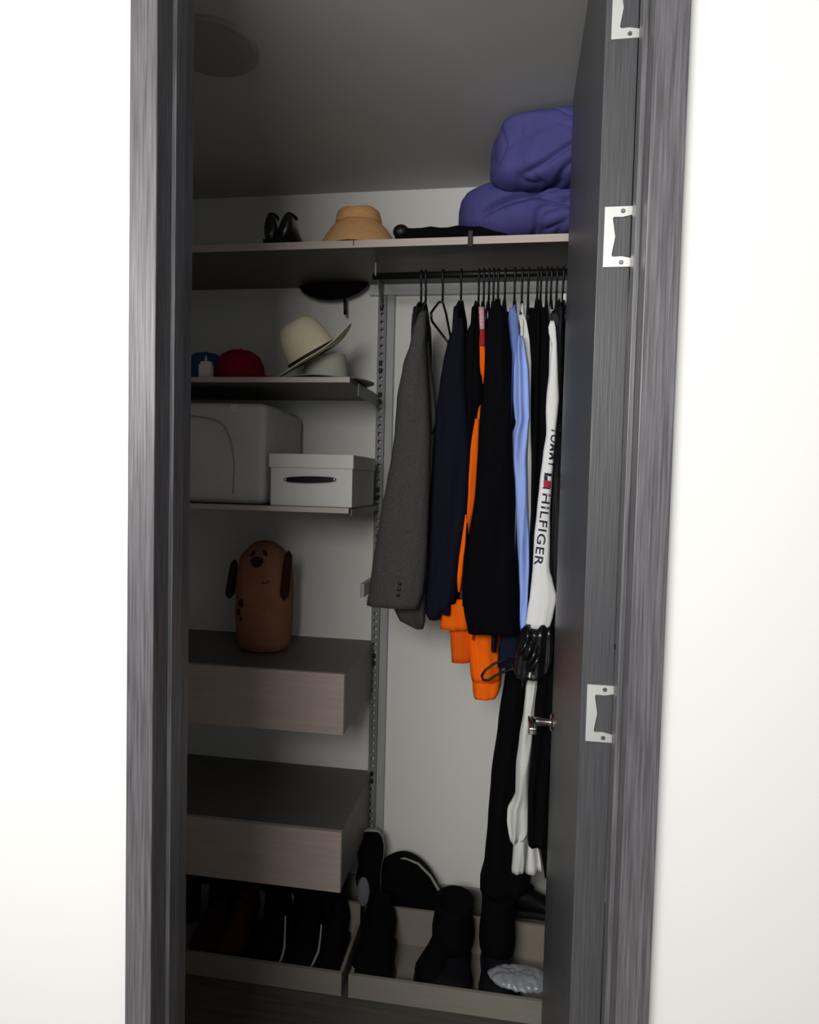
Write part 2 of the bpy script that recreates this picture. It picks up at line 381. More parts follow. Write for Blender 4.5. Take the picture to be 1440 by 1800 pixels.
for k in range(3):
    a = P(703-k*1.5, 1026+k*10, 1.9985); ellipsoid('cuff_button', (a.x, a.y, a.z), (.0065, .003, .0065), BLKP, t, n=12)
tube('lapel_seam', [P(738, 562, 2.085), P(745, 620, 2.083), P(755, 680, 2.083), P(758, 735, 2.085)], .0018, GREYL, t)
hanger(749, 'second black hanger hooked tight beside the dark grey blazer', w=.15)
hanger(779, 'empty black hanger between the grey blazer and the navy jacket', w=.2, yaw=-.06)
# 2 navy jacket
t, x = garment('navy_jacket', 'navy blue jacket hanging right of the empty hanger', 'jacket', 811, hlabel='black hanger inside the navy jacket', hem=1.25)
body('jacket_body', x, ZT, 1.30, .20, .017, NAVY, t, seed=5)
drape('front_sleeve', [(556, 800, 813), (574, 794, 815), (602, 784, 816), (635, 777, 817), (674, 771, 818), (730, 764, 822), (800, 758, 826), (900, 752, 820), (1000, 748, 806), (1060, 746, 797), (1080, 746, 776), (1091, 752, 772)], 2.065, .035, NAVY, t, seed=6)
# 3 black jacket (left)
t, x = garment('black_jacket', 'black jacket between the navy jacket and the orange hoodie', 'jacket', 842, hlabel='black hanger inside the black jacket left of the orange strip', hem=1.25)
body('jacket_body', x-.004, ZT, 1.33, .19, .013, BLK, t, seed=7)
drape('front_sleeve', [(551, 832, 842), (588, 817, 844), (640, 814, 845), (690, 812, 850), (740, 811, 838), (775, 808, 816), (850, 800, 812), (960, 792, 804), (1040, 790, 806), (1062, 792, 800)], 2.095, .028, BLK, t, seed=8)
# pink strap garment
t, x = garment('pink_blouse', 'narrow pink speckled blouse top showing above the orange strip', 'blouse', 851, hlabel='black hanger carrying the pink speckled blouse', hem=2.0)
body('blouse_body', x+.0, ZT, 2.0, .15, .006, RED, t, seed=9, fold=.002)
drape('front_edge', [(538, 841, 851), (560, 842, 852), (578, 843, 852)], 2.10, .012, PNK, t, seed=2)
drape('lower_edge', [(577, 843, 852), (608, 843, 853)], 2.104, .012, RED, t, seed=2)
# 4 orange hoodie
t, x = garment('orange_hoodie', 'bright orange hoodie showing below and between the black jackets', 'hoodie', 860, hlabel='black hanger carrying the orange hoodie', hem=1.0)
body('hoodie_body', x-.012, ZT-.03, 1.22, .17, .013, ORG, t, seed=10, x1=0)
drape('front_fold', [(600, 843, 854), (625, 844, 856), (650, 845, 854), (674, 848, 851)], 2.112, .02, ORG, t, seed=11)
drape('front_sleeve', [(735, 834, 842), (800, 822, 842), (880, 812, 836), (950, 803, 823), (1000, 801, 815), (1041, 804, 810)], 2.085, .022, ORG, t, seed=12)
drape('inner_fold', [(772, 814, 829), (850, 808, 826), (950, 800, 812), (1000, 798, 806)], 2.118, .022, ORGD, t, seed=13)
drape('sleeve_cuff', [(1056, 771, 826), (1066, 770, 828), (1085, 771, 829), (1108, 772, 828)], 2.10, .03, ORG, t, seed=14, fold=.006)
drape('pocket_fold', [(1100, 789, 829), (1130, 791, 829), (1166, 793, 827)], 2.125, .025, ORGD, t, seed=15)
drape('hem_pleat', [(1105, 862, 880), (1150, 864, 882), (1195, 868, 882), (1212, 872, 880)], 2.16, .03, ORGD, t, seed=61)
drape('hem_fold', [(1100, 822, 872), (1150, 823, 877), (1195, 826, 880), (1200, 828, 879)], 2.115, .04, ORG, t, seed=16, fold=.012)
drape('hem_cuff', [(1198, 828, 879), (1203, 829, 880), (1222, 830, 878), (1231, 832, 872)], 2.112, .042, ORG, t, seed=17, fold=.008)
# 5 long black coat
t, x = garment('black_coat', 'long black coat in front of the orange hoodie', 'coat', 876, hlabel='black hanger inside the long black coat', hem=1.15)
body('coat_body', x, ZT+.005, 1.28, .20, .016, BLK, t, seed=18)
drape('front_sleeve', [(530, 868, 880), (540, 861, 886), (552, 857, 890), (600, 852, 894), (670, 851, 898), (740, 842, 900), (850, 836, 903), (950, 824, 905), (1040, 811, 906), (1075, 814, 907), (1117, 822, 908)], 2.03, .032, BLK, t, seed=19, fold=.005)
hanger(868, 'black hanger tucked left of the long black coat', w=.17)
# 6 navy shirt
t, x = garment('navy_shirt', 'deep navy shirt between the long black coat and the light blue shirt', 'shirt', 888, hlabel='black hanger carrying the deep navy shirt', hem=1.1)
body('shirt_body', x, ZT, 1.19, .19, .010, NAVY2, t, seed=20)
drape('front_panel', [(545, 884, 895), (600, 886, 906), (700, 888, 908), (800, 888, 908), (950, 890, 914), (1100, 884, 915), (1150, 876, 913), (1175, 874, 908)], 2.10, .028, NAVY2, t, seed=21)
# 7 light blue shirt
t, x = garment('light_blue_shirt', 'light blue shirt with a bunched sleeve', 'shirt', 905, hlabel='black hanger carrying the light blue shirt', hem=1.2)
body('shirt_body', x+.002, ZT, 1.36, .19, .009, BLUED, t, seed=22)
drape('shoulder_fold', [(538, 896, 906), (560, 893, 911), (590, 896, 914), (640, 902, 912), (690, 903, 912)], 2.085, .014, BLUED, t, seed=23)
drape('front_sleeve', [(588, 912, 919), (602, 909, 923), (650, 903, 930), (700, 902, 932), (735, 905, 932), (742, 907, 930), (762, 900, 929), (800, 900, 926), (850, 905, 928), (900, 907, 929), (950, 909, 931), (1000, 912, 931), (1050, 914, 929), (1100, 914, 925), (1112, 916, 921)], 2.06, .024, BLUE, t, seed=24, fold=.012, step=8)
# 8 off white shirt
t, x = garment('white_shirt', 'off white shirt just right of the light blue shirt', 'shirt', 918, hlabel='black hanger carrying the off white shirt', hem=1.5)
body('shirt_body', x+.002, ZT, 1.5, .18, .007, WHT2, t, seed=25)
drape('front_edge', [(551, 911, 922), (565, 913, 927), (600, 920, 932), (640, 927, 935), (700, 928, 934), (760, 927, 934), (850, 925, 937), (930, 927, 940), (1010, 929, 938), (1060, 926, 932)], 2.095, .016, WHT2, t, seed=26)
# 9 black shirt
t, x = garment('black_shirt', 'black shirt between the off white shirt and the white logo shirt', 'shirt', 945, hlabel='black hanger carrying the black shirt', hem=1.3)
body('shirt_body', x, ZT, 1.35, .19, .012, BLK, t, seed=27)
drape('front_sleeve', [(538, 930, 962), (560, 927, 966), (600, 931, 969), (700, 934, 967), (800, 935, 962), (900, 938, 955), (1000, 937, 948), (1060, 930, 940)], 2.105, .022, BLK, t, seed=28)
hanger(929, 'black hanger just left of the black shirt', w=.16)
hanger(951, 'black hanger just right of the black shirt hook', w=.16)
# 10 white logo shirt
t, x = garment('logo_shirt', 'white long sleeved shirt with dark lettering running down its sleeve', 'shirt', 969, hlabel='black hanger carrying the white lettered shirt', hem=1.2)
body('shirt_body', x-.002, ZT-.01, 1.25, .18, .009, WHT, t, seed=29)
HIL = [(562, 968, 975), (575, 964, 978), (588, 966, 979), (600, 971, 980), (650, 966, 982), (700, 961, 984), (720, 960, 982), (760, 961, 978), (800, 955, 975), (850, 949, 971), (900, 944, 968), (950, 939, 968), (1000, 937, 967), (1020, 935, 973), (1050, 932, 980), (1080, 927, 974), (1106, 924, 967)]
HY0, HTH = 2.045, .018
drape('lettered_sleeve', HIL, HY0, HTH, WHT, t, seed=30, fold=.0022, flat=.8, slant=-.004)
# 11 quilted jacket, and dark garments against the door
t, x = garment('quilted_jacket', 'black quilted jacket squeezed between the white lettered shirt and the door', 'jacket', 979, hlabel='black hanger inside the black quilted jacket', hem=1.2)
body('jacket_body', x+.004, ZT, 1.2, .19, .013, QUILT, t, seed=31)
vv = 560; rr = [(548, 968, 984)]
while vv < 1100:
    rr += [(vv, 968, 990-(vv-560)*.012), (vv+28, 968, 992-(vv-560)*.012), (vv+33, 970, 988-(vv-560)*.012)]; vv += 34
drape('front_sleeve', rr, 2.088, .022, QUILT, t, seed=32, step=5)
t, x = garment('black_blouse', 'black blouse at the far right of the upper rod beside the door', 'shirt', 990, hlabel='black hanger at the far right of the upper rod beside the door', hem=1.15)
body('blouse_body', x+.008, ZT, 1.15, .18, .012, BLK, t, seed=33)
hanger(961, 'black hanger just left of the white lettered shirt hook', w=.15)
a = P(993, 525, 2.24)
tag(box('hanger_tag', a.x-.005, a.x+.005, a.y, a.y+.002, a.z-.02, a.z+.016, WHT2, bev=.0008), 'small pale tag beside the rightmost hanger hook', 'tag')
# lettering on the sleeve
def sleeve_pt(v, u, eps=.0016):
    uL, uR = lerp_rows(HIL, v); c = (P(uL, v, HY0)+P(uR, v, HY0))/2; a = (P(uR, v, HY0).x-P(uL, v, HY0).x)/2
    p = P(u, v, HY0); k = max(-.995, min(.995, (p.x-c.x)/a))
    th = math.acos(min(1, abs(k)**(1/.8))); sn = math.sin(th)
    return Vector((c.x+k*a, HY0+HTH-HTH*sn**.85-eps, p.z))
INK = mat('navy_ink', (.012, .014, .03, 1), .8); INKR = mat('red_ink', (.45, .01, .03, 1), .8)
lettered = [o for o in bpy.data.objects if o.name.startswith('lettered_sleeve')][0]
def letters(txt, v0, v1, uc0, uc1, h):
    cu = bpy.data.curves.new('txt', 'FONT'); cu.body = txt; cu.size = 1; cu.space_character = 1.12; cu.offset = .012
    o = bpy.data.objects.new('txt', cu); COL.objects.link(o); bpy.context.view_layer.update()
    me = bpy.data.meshes.new_from_object(o.evaluated_get(bpy.context.evaluated_depsgraph_get()))
    bm = bmesh.new(); bm.from_mesh(me); bpy.data.objects.remove(o); bpy.data.meshes.remove(me); bpy.data.curves.remove(cu)
    bmesh.ops.triangulate(bm, faces=bm.faces)
    bmesh.ops.subdivide_edges(bm, edges=[e for e in bm.edges if e.calc_length() > .12], cuts=2)
    xs = [v.co.x for v in bm.verts]; ys = [v.co.y for v in bm.verts]; X0, X1, Y0, Y1 = min(xs), max(xs), min(ys), max(ys)
    for v in bm.verts:
        s = (v.co.x-X0)/(X1-X0); q = (v.co.y-Y0)/(Y1-Y0)
        vv = v0+(v1-v0)*s; uu = uc0+(uc1-uc0)*s+(q-.5)*h
        v.co = sleeve_pt(vv+(q-.5)*2.2, uu, .003)
    me = bpy.data.meshes.new('sleeve_lettering'); bm.to_mesh(me); bm.free()
    return link('sleeve_lettering', me, INK, lettered)
letters('HILFIGER', 868, 994, 961, 946, 14.5)
letters('TOMMY', 752, 822, 976, 970, 13)
def patch(v0, v1, uL, uR, m):
    bm = bmesh.new(); N = 6; g = [[bm.verts.new(sleeve_pt(v0+(v1-v0)*i/2-(j/N)*-1.5, uL+(uR-uL)*j/N - (v0-832)*.12, .003)) for j in range(N+1)] for i in range(3)]
    for i in range(2):
        for j in range(N): bm.faces.new((g[i][j], g[i][j+1], g[i+1][j+1], g[i+1][j]))
    from_bm('flag_print', bm, m, lettered)
patch(831, 836, 957, 970, INK); patch(856, 858.5, 957, 970, INK); patch(844, 856, 957, 970, INKR); patch(836, 844, 957, 963, INK)
# ------------------------------------------------------------------ lower garments
def lower(name, label, cat, u, rows, y, thick, m, hl, seed):
    x = P((rows[0][1]+rows[0][2])/2, rows[0][0], y).x
    t = drape(name, rows, y, thick, m, seed=seed, fold=.008)
    tag(t, label, cat); return t
G2 = 'hangers on the lower rod'
hanger(0, 'black trouser hanger over the long black trousers on the lower rod', x=.045, y=2.3, zr=LZ, drop=.05, w=.15, sl=.05, group=G2)
hanger(0, 'black hanger over the white trousers on the lower rod', x=.08, y=2.3, zr=LZ, drop=.05, w=.15, sl=.05, group=G2)
hanger(0, 'black hanger over the short black trousers on the lower rod', x=.11, y=2.3, zr=LZ, drop=.05, w=.15, sl=.05, group=G2)
lower('long_trousers', 'long black trousers reaching down to the boots', 'trousers', 0,
      [(1170, 890, 925), (1189, 888, 925), (1280, 875, 922), (1378, 862, 915), (1461, 856, 908), (1530, 850, 915), (1562, 842, 935), (1580, 842, 930)], 2.14, .07, BLK, '', 40)
wt = thing('white_trousers', P(915, 1536, 2.12), 'white trousers hanging low with crumpled hems above the boots', 'trousers')
drape('front_leg', [(1190, 932, 948), (1210, 925, 947), (1250, 921, 943), (1300, 913, 937), (1350, 907, 932), (1400, 906, 929), (1412, 900, 929), (1425, 892, 929), (1450, 891, 929), (1470, 894, 928), (1484, 897, 920)], 2.095, .022, WHT2, wt, seed=41, fold=.012, step=7)
drape('rear_leg', [(1440, 905, 928), (1480, 903, 928), (1510, 901, 926), (1536, 899, 922)], 2.12, .02, WHT2, wt, seed=42, fold=.01, step=7)
drape('side_leg', [(1440, 922, 944), (1492, 925, 947), (1515, 923, 951), (1537, 922, 954)], 2.145, .02, WHT, wt, seed=43, fold=.008)
lower('short_trousers', 'shorter black trousers hanging in front of the white trousers beside the door', 'trousers', 0,
      [(1150, 946, 978), (1194, 946, 977), (1250, 940, 975), (1300, 936, 973), (1400, 929, 970), (1450, 928, 968), (1480, 928, 966), (1491, 929, 965)], 2.065, .022, BLK, '', 44)
lower('dark_scarf', 'dark thin scarf end dangling right of the white trousers', 'scarf', 0, [(1480, 948, 962), (1510, 953, 963), (1545, 958, 964)], 2.12, .01, BLK, '', 46)
bg = thing('glossy_bag', P(925, 1195, 2.06), 'glossy black crumpled bag hanging below the white lettered sleeve', 'bag')
drape('bag_body', [(1100, 925, 968), (1112, 916, 972), (1135, 908, 974), (1160, 905, 972), (1185, 903, 966), (1196, 910, 956)], 2.03, .035, GLOSS, bg, seed=47, fold=.022, step=5, n=40)
for k, (a0, b0, a1, b1) in enumerate(((934, 1128, 922, 1160), (944, 1136, 926, 1172), (950, 1148, 930, 1180), (928, 1122, 912, 1150))):
    tube('bag_strap', [P(a0, b0, 2.022), P((a0+a1)/2+3, (b0+b1)/2, 2.012), P(a1, b1, 2.02)], .0055, GLOSS, bg)
lp = [P(900, 1158, 2.075), P(885, 1160, 2.065), P(868, 1167, 2.055), P(853, 1178, 2.05), P(847, 1188, 2.05), P(849, 1195, 2.05), P(858, 1196, 2.05), P(872, 1187, 2.055), P(888, 1180, 2.065), P(902, 1176, 2.075)]
tag(tube('belt_loop', lp, .0042, BLKP, closed=True, loc=lp[0]), 'thin dark loop of a belt sticking out over the orange hem', 'belt')
# ------------------------------------------------------------------ top shelf things
STRAW = mat('tan_straw', (.72, .39, .16, 1), .85, var=.12, vscale=(60, 60, 200), bump=.5, bscale=(120, 120, 400))
def hat(name, label, c, M, R, rc, hc, mats, xdroop=None, rise=.0, droop=.0, band=True, crease=.02, sy=1.0, top=.72, dome=False):
    t = thing(name, c, label, 'hat'); A = Matrix.Translation(c) @ M
    def fn(p):
        r = math.hypot(p.x, p.y); q = p.copy()
        if p.z > hc*.5: q.z -= crease*math.exp(-(p.x/(rc*.4))**2)*max(0, (p.z-hc*.5)/(hc*.5))
        return q
    if dome: cp_ = [(rc*math.cos(a_)**.62, hc*math.sin(a_)) for a_ in [math.radians(d_) for d_ in range(0, 90, 8)]]+[(0, hc)]
    else: cp_ = None
    lathe('crown', cp_ or [(rc, 0), (rc*.99, hc*.2), (rc*.95, hc*.45), (rc*.9, hc*.68), (rc*top*1.08, hc*.88), (rc*.5, hc*.985), (rc*.2, hc), (0, hc)], mats[0], t, M=A, fn=fn, sy=sy, n=48)
    def fb(p):
        r = math.hypot(p.x, p.y/sy); k = max(0, (r-rc)/(R-rc)); th = math.atan2(p.y, p.x)
        if xdroop: p = p-Vector((0, 0, .22*max(0, p.x-xdroop)))
        return Vector((p.x, p.y, p.z+rise*k*k*(max(0, math.cos(th))**2)-droop*k**1.15+noise.noise(Vector((th*1.2, R*9, 0)))*.008*k))
    prof = [(rc*.985, 0)]+[(rc+(R-rc)*k/6, 0) for k in range(1, 7)]+[(R+.001, -.0015), (R, -.003)]+[(rc+(R-rc)*k/6, -.003) for k in range(5, 0, -1)]+[(rc*.985, -.003)]
    lathe('brim', prof, mats[1], t, M=A, fn=fb, sy=sy, n=48)
    if band: lathe('hat_band', [(rc*1.0, .001), (rc*1.02, .002), (rc*1.02, .015), (rc*.995, .0165)], mats[2], t, M=A, sy=sy, n=48)
    return t
c = P(627, 421, 2.27)
zc_ = P(627, 397, 2.28).z
hat('sun_hat', 'tan straw sun hat with wide drooping brim on the top shelf', Vector((c.x+.004, 2.28, zc_)), Matrix.Rotation(-.02, 4, 'Y'), .148, .080, P(627, 366, 2.28).z-zc_, (STRAW, STRAW), droop=zc_-TS1-.008, band=False, crease=.012, top=.66)
# pair of small black shoes on the top shelf
def shoe(name, label, T, L=.27, Wd=.095, H=.10, up=BLKL, so=BLKP, grp=None, stripe=None, open_=True, laces=False, cat='shoe', shaft=0):
    """shoe along +x (toe), y width, z up; T places it"""
    t = thing(name, T.translation, label, cat, grp)
    prof = [(0, .62, .80), (.03, .74, .95), (.12, .80, 1.0), (.25, .80, .93), (.38, .78, .80), (.5, .84, .66), (.65, .97, .52), (.8, .97, .46), (.9, .84, .40), (.97, .58, .30), (1, .25, .16)]
    bm = bmesh.new(); rings = []; n = 20
    for s, wq, hq in prof:
        r = []
        for q in range(n):
            a = 2*math.pi*q/n; cy = math.cos(a); sz = math.sin(a)
            yy = Wd/2*wq*math.copysign(abs(cy)**.75, cy)*(1-.25*max(0, sz)); h = H*hq
            zz = .018+(h-.018)*(sz*.5+.5)
            r.append(T @ Vector((s*L*.985+.003, yy, zz)))
        rings.append(r)
    aloft(bm, rings); u = from_bm('upper', bm, up, t, smooth=True)
    bm = bmesh.new(); rings = []
    for s, wq, hq in prof:
        w2 = Wd/2*wq*1.06
        rings.append([T @ Vector((s*L*1.01-.002, a*w2, b)) for a, b in ((-1, 0), (1, 0), (1.02, .012), (.98, .024), (-.98, .024), (-1.02, .012))])
    aloft(bm, rings); from_bm('sole', bm, so, t, smooth=False)
    if shaft:
        rg = []
        for k in range(7):
            z = H*.6+shaft*k/6; rr = Wd*.46*(1+.06*math.sin(k))
            rg.append([T @ Vector((L*.2+rr*1.25*math.cos(a), rr*math.sin(a), z)) for a in [2*math.pi*q/20 for q in range(20)]])
        rg.append([T @ (Vector((L*.2, 0, H*.6+shaft-.004))+((T.inverted() @ p)-Vector((L*.2, 0, H*.6+shaft)))*.8) for p in rg[-1]]); rg.append([T @ (Vector((L*.2, 0, H*.6+shaft-.02))+((T.inverted() @ p)-Vector((L*.2, 0, H*.6+shaft)))*.72) for p in rg[-2]])
        bm = bmesh.new(); aloft(bm, rg)
        o = from_bm('boot_shaft', bm, BLKS, t, smooth=True)
    elif open_:
        bm = bmesh.new(); bmesh.ops.create_uvsphere(bm, u_segments=16, v_segments=10, radius=1, matrix=T @ Matrix.Translation((L*.2, 0, H*.955)) @ Matrix.Diagonal((L*.15, Wd*.28, H*.06, 1)))
        from_bm('shoe_opening', bm, BLKS, t, smooth=True)
    if stripe:
        for sgn in (-1, 1):
            bm = bmesh.new(); atube(bm, [T @ Vector((L*s, sgn*Wd/2*wq*1.05, .026)) for s, wq, hq in prof], .0032, 6); from_bm('sole_piping', bm, stripe, t, smooth=True)
    if laces:
        for k in range(4):
            s = .40+k*.06; zz = H*(.80-.14*k/1.4)+.001
            tube('lace', [T @ Vector((L*s, -Wd*.2, zz-.008)), T @ Vector((L*s, 0, zz)), T @ Vector((L*s, Wd*.2, zz-.008))], .003, BLKS, t, n=6)
    return t
def TR(x, y, z, rz=0, ry=0, rx=0): return Matrix.Translation((x, y, z)) @ Matrix.Rotation(rz, 4, 'Z') @ Matrix.Rotation(ry, 4, 'Y') @ Matrix.Rotation(rx, 4, 'X')
a = P(480, 424, 2.2); b = P(507, 424, 2.2)
shoe('dress_shoe', 'left shoe of the small glossy black pair on the top shelf', TR(a.x+.002, 2.155, TS1, math.pi/2), L=.22, Wd=.055, H=.118, up=GLOSS, grp='black shoes on the top shelf')
shoe('dress_shoe', 'right leaning shoe of the small glossy black pair on the top shelf', TR(b.x-.022, 2.16, TS1+.010, math.pi/2-.1, 0, .30), L=.22, Wd=.05, H=.112, up=GLOSS, grp='black shoes on the top shelf')
# folded black umbrella lying on the top shelf
A, B = P(700, 412, 2.2), P(850, 408, 2.2); z = TS1
um = thing('folded_umbrella', (A.x, 2.19, z), 'folded black umbrella lying on the top shelf right of the tan hat', 'umbrella')
pts = [Vector((A.x+(B.x+.12-A.x)*k/14, 2.155, z+.022+.002*math.sin(k*2))) for k in range(15)]
tube('folded_canopy', pts, [.019, .020, .021]+[.0205+.0012*math.sin(k*1.9) for k in range(9)]+[.020, .018, .015], BLKS, um, n=14)
ellipsoid('handle_knob', (A.x+.018, 2.150, z+.031), (.026, .02, .022), BLKP, um)
a = P(827, 418, 2.12)
cp = bmesh.new(); abox(cp, a.x-.008, a.x+.008, 2.1215, 2.1238, ZS1-.008, TS1+.018, .0015); abox(cp, a.x-.008, a.x+.008, 2.1237, 2.13, TS1+.001, TS1+.004)
tag(from_bm('shelf_clip', cp, BLKP, loc=a), 'small black strap clipped over the top shelf front edge', 'clip')
# comforter
PUR = cloth('violet_quilt', (.066, .064, .215, 1), .10, rough=.75)
cf = thing('comforter', P(920, 412, 2.3), 'violet blue comforter folded in a heap at the right of the top shelf', 'comforter')
def lump(name, c, r, seed, sq=.55, amp=.018, pinch=(), skew=0):
    bm = bmesh.new(); bmesh.ops.create_cube(bm, size=2); bmesh.ops.subdivide_edges(bm, edges=bm.edges[:], cuts=70, use_grid_fill=True)
    for v in bm.verts:
        n_ = v.co.normalized(); m_ = max(abs(k) for k in v.co); e = 2/sq
        k = sum(abs(a)**e for a in v.co)**(-1/e); q0 = v.co*k
        q = Vector((q0.x*r[0], q0.y*r[1], q0.z*r[2])); g = Vector([math.copysign(abs(a)**(e-1), a) for a in q0]).normalized()
        big = noise.noise(Vector((q.x*6+seed, q.y*5, q.z*7)))*amp
        u_ = q.x*.62-q.z; w_ = q.x+q.z*.62
        wr = 1-abs(noise.noise(Vector((w_*3.2+seed, q.y*3, u_*15+2.5*noise.noise(q*6)))))*2
        d = big - max(0, wr-.35)**2*amp*1.3
        for (px, pz, ax, rad, dep) in pinch:
            t_ = (q.z-pz)-(q.x-px)*ax+.02*noise.noise(q*9); d -= dep*math.exp(-(t_/rad)**2)*(1 if q.y < .1 else 0)*min(1, max(0, (q.x-px+.14)/.05))
        v.co = q+g*d+Vector(c)+Vector((-skew*(q.z+r[2])*(1 if q.x < 0 else 0)*min(1, -q.x/r[0]*1.5), 0, 0))
    return from_bm(name, bm, PUR, cf, smooth=True)
zl = TS1
x0, x1 = P(817, 360, 2.12).x, .37
lump('lower_fold', ((x0+x1)/2-.005, 2.30, zl+.100), ((x1-x0)/2+.02, .205, .096), 3, sq=.55, amp=.02, skew=.12, pinch=((-.09, .01, .45, .014, .026), (-.05, .05, .0, .012, .014), (.05, -.03, -.5, .012, .016)))
x0u = P(867, 250, 2.05).x
zu0 = P(940, 322, 1.99).z; zu1 = ZC-.004
lump('upper_fold', ((x0u+x1)/2+.0, 2.262, (zu0+zu1)/2+.012), ((x1-x0u)/2+.004, .275, (zu1-zu0)/2-.006), 11, sq=.4, amp=.015, pinch=((-.02, -.035, .5, .010, .016), (.02, -.07, .55, .010, .014), (-.1, .03, .35, .018, .006)))
# ------------------------------------------------------------------ under the top shelf: small black umbrella canopy
a = P(590, 500, 2.495)
ou = thing('hung_umbrella', (a.x, 2.495, ZS1-.06), 'small black umbrella canopy hanging under the top shelf above the straw hat', 'umbrella')
Rr = (P(650, 510, 2.495).x-P(527, 510, 2.495).x)/2; cx = (P(650, 510, 2.495).x+P(527, 510, 2.495).x)/2
zb = P(600, 527, 2.495).z; H = ZS1-.004-zb
def scal(p):
    th = math.atan2(p.y, p.x); r = math.hypot(p.x, p.y)/Rr
    return Vector((p.x, p.y, p.z+abs(math.sin(th*4))*.004*r))
lathe('canopy', [(Rr*.99, H), (Rr*1.0, H-.003), (Rr*.9, H*.62), (Rr*.7, H*.34), (Rr*.45, H*.12), (Rr*.2, .002), (0, 0)], BLKS, ou, M=Matrix.Translation((cx, 2.495, zb)) @ Matrix.Rotation(-.05, 4, 'Y'), fn=scal, sy=.2)
tube('umbrella_tip', [(P(606, 528, 2.495).x, 2.495, zb+.01), (P(607, 552, 2.495).x, 2.495, P(607, 553, 2.495).z)], .006, BLKP, ou)
# ------------------------------------------------------------------ hat shelf
CREAM = mat('cream_straw', (.80, .72, .50, 1), .8, var=.05, vscale=(90, 90, 200), bump=.4, bscale=(160, 160, 400))
PALE = mat('pale_felt', (.50, .49, .42, 1), .9, var=.05)
GREYH = mat('grey_brim', (.30, .29, .25, 1), .9)
BND = mat('black_band', (.008, .008, .009, 1), .7)
# lower grey hat
cb = P(575, 662, 2.3)
hat('felt_hat', 'pale grey hat standing under the tilted cream straw hat, brim over the shelf end', Vector((P(573, 650, 2.235).x, 2.235, TS2+.009)), Matrix.Rotation(.0, 4, 'Y'), .166, .078, .103, (PALE, GREYH, BND), droop=.0, xdroop=SX1-P(573, 650, 2.235).x+.008, band=False, crease=.015, sy=.95, top=.8)
ca = P(553, 628, 2.20)
tilt = math.radians(-29)
hat('straw_hat', 'cream straw hat with black band tilted on the shelf edge', Vector((ca.x-.006, 2.205, ca.z+.002)), Matrix.Rotation(tilt, 4, 'Y') @ Matrix.Rotation(.27, 4, 'X'), .166, .088, .138, (CREAM, CREAM, BND), rise=.026, droop=-.002, crease=.006, sy=.88, top=.86, dome=True)
# caps
def cap(name, label, c, rz, mcrown, r=.085, h=.09, bill=.075, tilt=0):
    t = thing(name, c, label, 'cap'); A = Matrix.Translation(c) @ Matrix.Rotation(rz, 4, 'Z') @ Matrix.Rotation(tilt, 4, 'Y')
    def fn(p):
        th = math.atan2(p.y, p.x); k = 1-.025*math.exp(-((math.sin(th*3))/.12)**2); return Vector((p.x*k, p.y*k, p.z))
    lathe('cap_crown', [(r, 0), (r*1.0, h*.25), (r*.93, h*.55), (r*.75, h*.82), (r*.45, h*.96), (r*.15, h), (0, h)], mcrown, t, M=A, fn=fn, n=48)
    bm = bmesh.new(); rings = []
    for i in range(7):
        k = i/6; row = []
        for j in range(13):
            th = (j/12-.5)*math.radians(120); ext = r*.98+bill*k*math.cos(th*.75)
            row.append(A @ Vector((ext*math.cos(th), ext*math.sin(th), .028-.012*k-.014*(j/12-.5)**2*4)))
        rings.append(row)
    aloft(bm, rings, cap=False, closed=False); o = from_bm('cap_bill', bm, mcrown, t, smooth=True); o.modifiers.new('s', 'SOLIDIFY').thickness = .003
    ellipsoid('cap_button', A @ Vector((0, 0, h+.001)), (.006, .006, .004), mcrown, t, n=10)
    return t
REDC = cloth('red_cap', (.25, .006, .025, 1), .06); BLUC = cloth('blue_cap', (.035, .09, .22, 1), .08)
cap('baseball_cap', 'dark red baseball cap beside the cream straw hat', Vector((P(424, 655, 2.22).x, 2.21, TS2)), -.05, REDC, r=.086, h=.112, bill=.085, tilt=.02)
cap('baseball_cap', 'blue baseball cap behind the small white bottle', Vector((P(356, 655, 2.24).x, 2.27, TS2)), -1.0, BLUC, r=.086, h=.115, bill=.06)
cb = P(361, 658, 2.1); bt = thing('white_bottle', (cb.x, 2.105, TS2), 'small white pump bottle standing in front of the blue cap', 'bottle')
BW = mat('white_plastic', (.72, .72, .70, 1), .4)
box('bottle_body', cb.x-.021, cb.x+.021, 2.09, 2.12, TS2+.0005, TS2+.046, BW, bt, bev=.005, seg=3)
box('bottle_shoulder', cb.x-.016, cb.x+.018, 2.093, 2.117, TS2+.044, TS2+.055, BW, bt, bev=.003)
tube('bottle_nozzle', [(cb.x, 2.105, TS2+.052), (cb.x-.001, 2.105, TS2+.073)], [.0045, .0025], BW, bt)
# ------------------------------------------------------------------ box shelf
BOXW = mat('white_board', (.66, .64, .61, 1), .65, var=.03)
BAGW = mat('white_nonwoven', (.60, .595, .575, 1), .8, var=.06, bump=.3, bscale=(30, 30, 30))
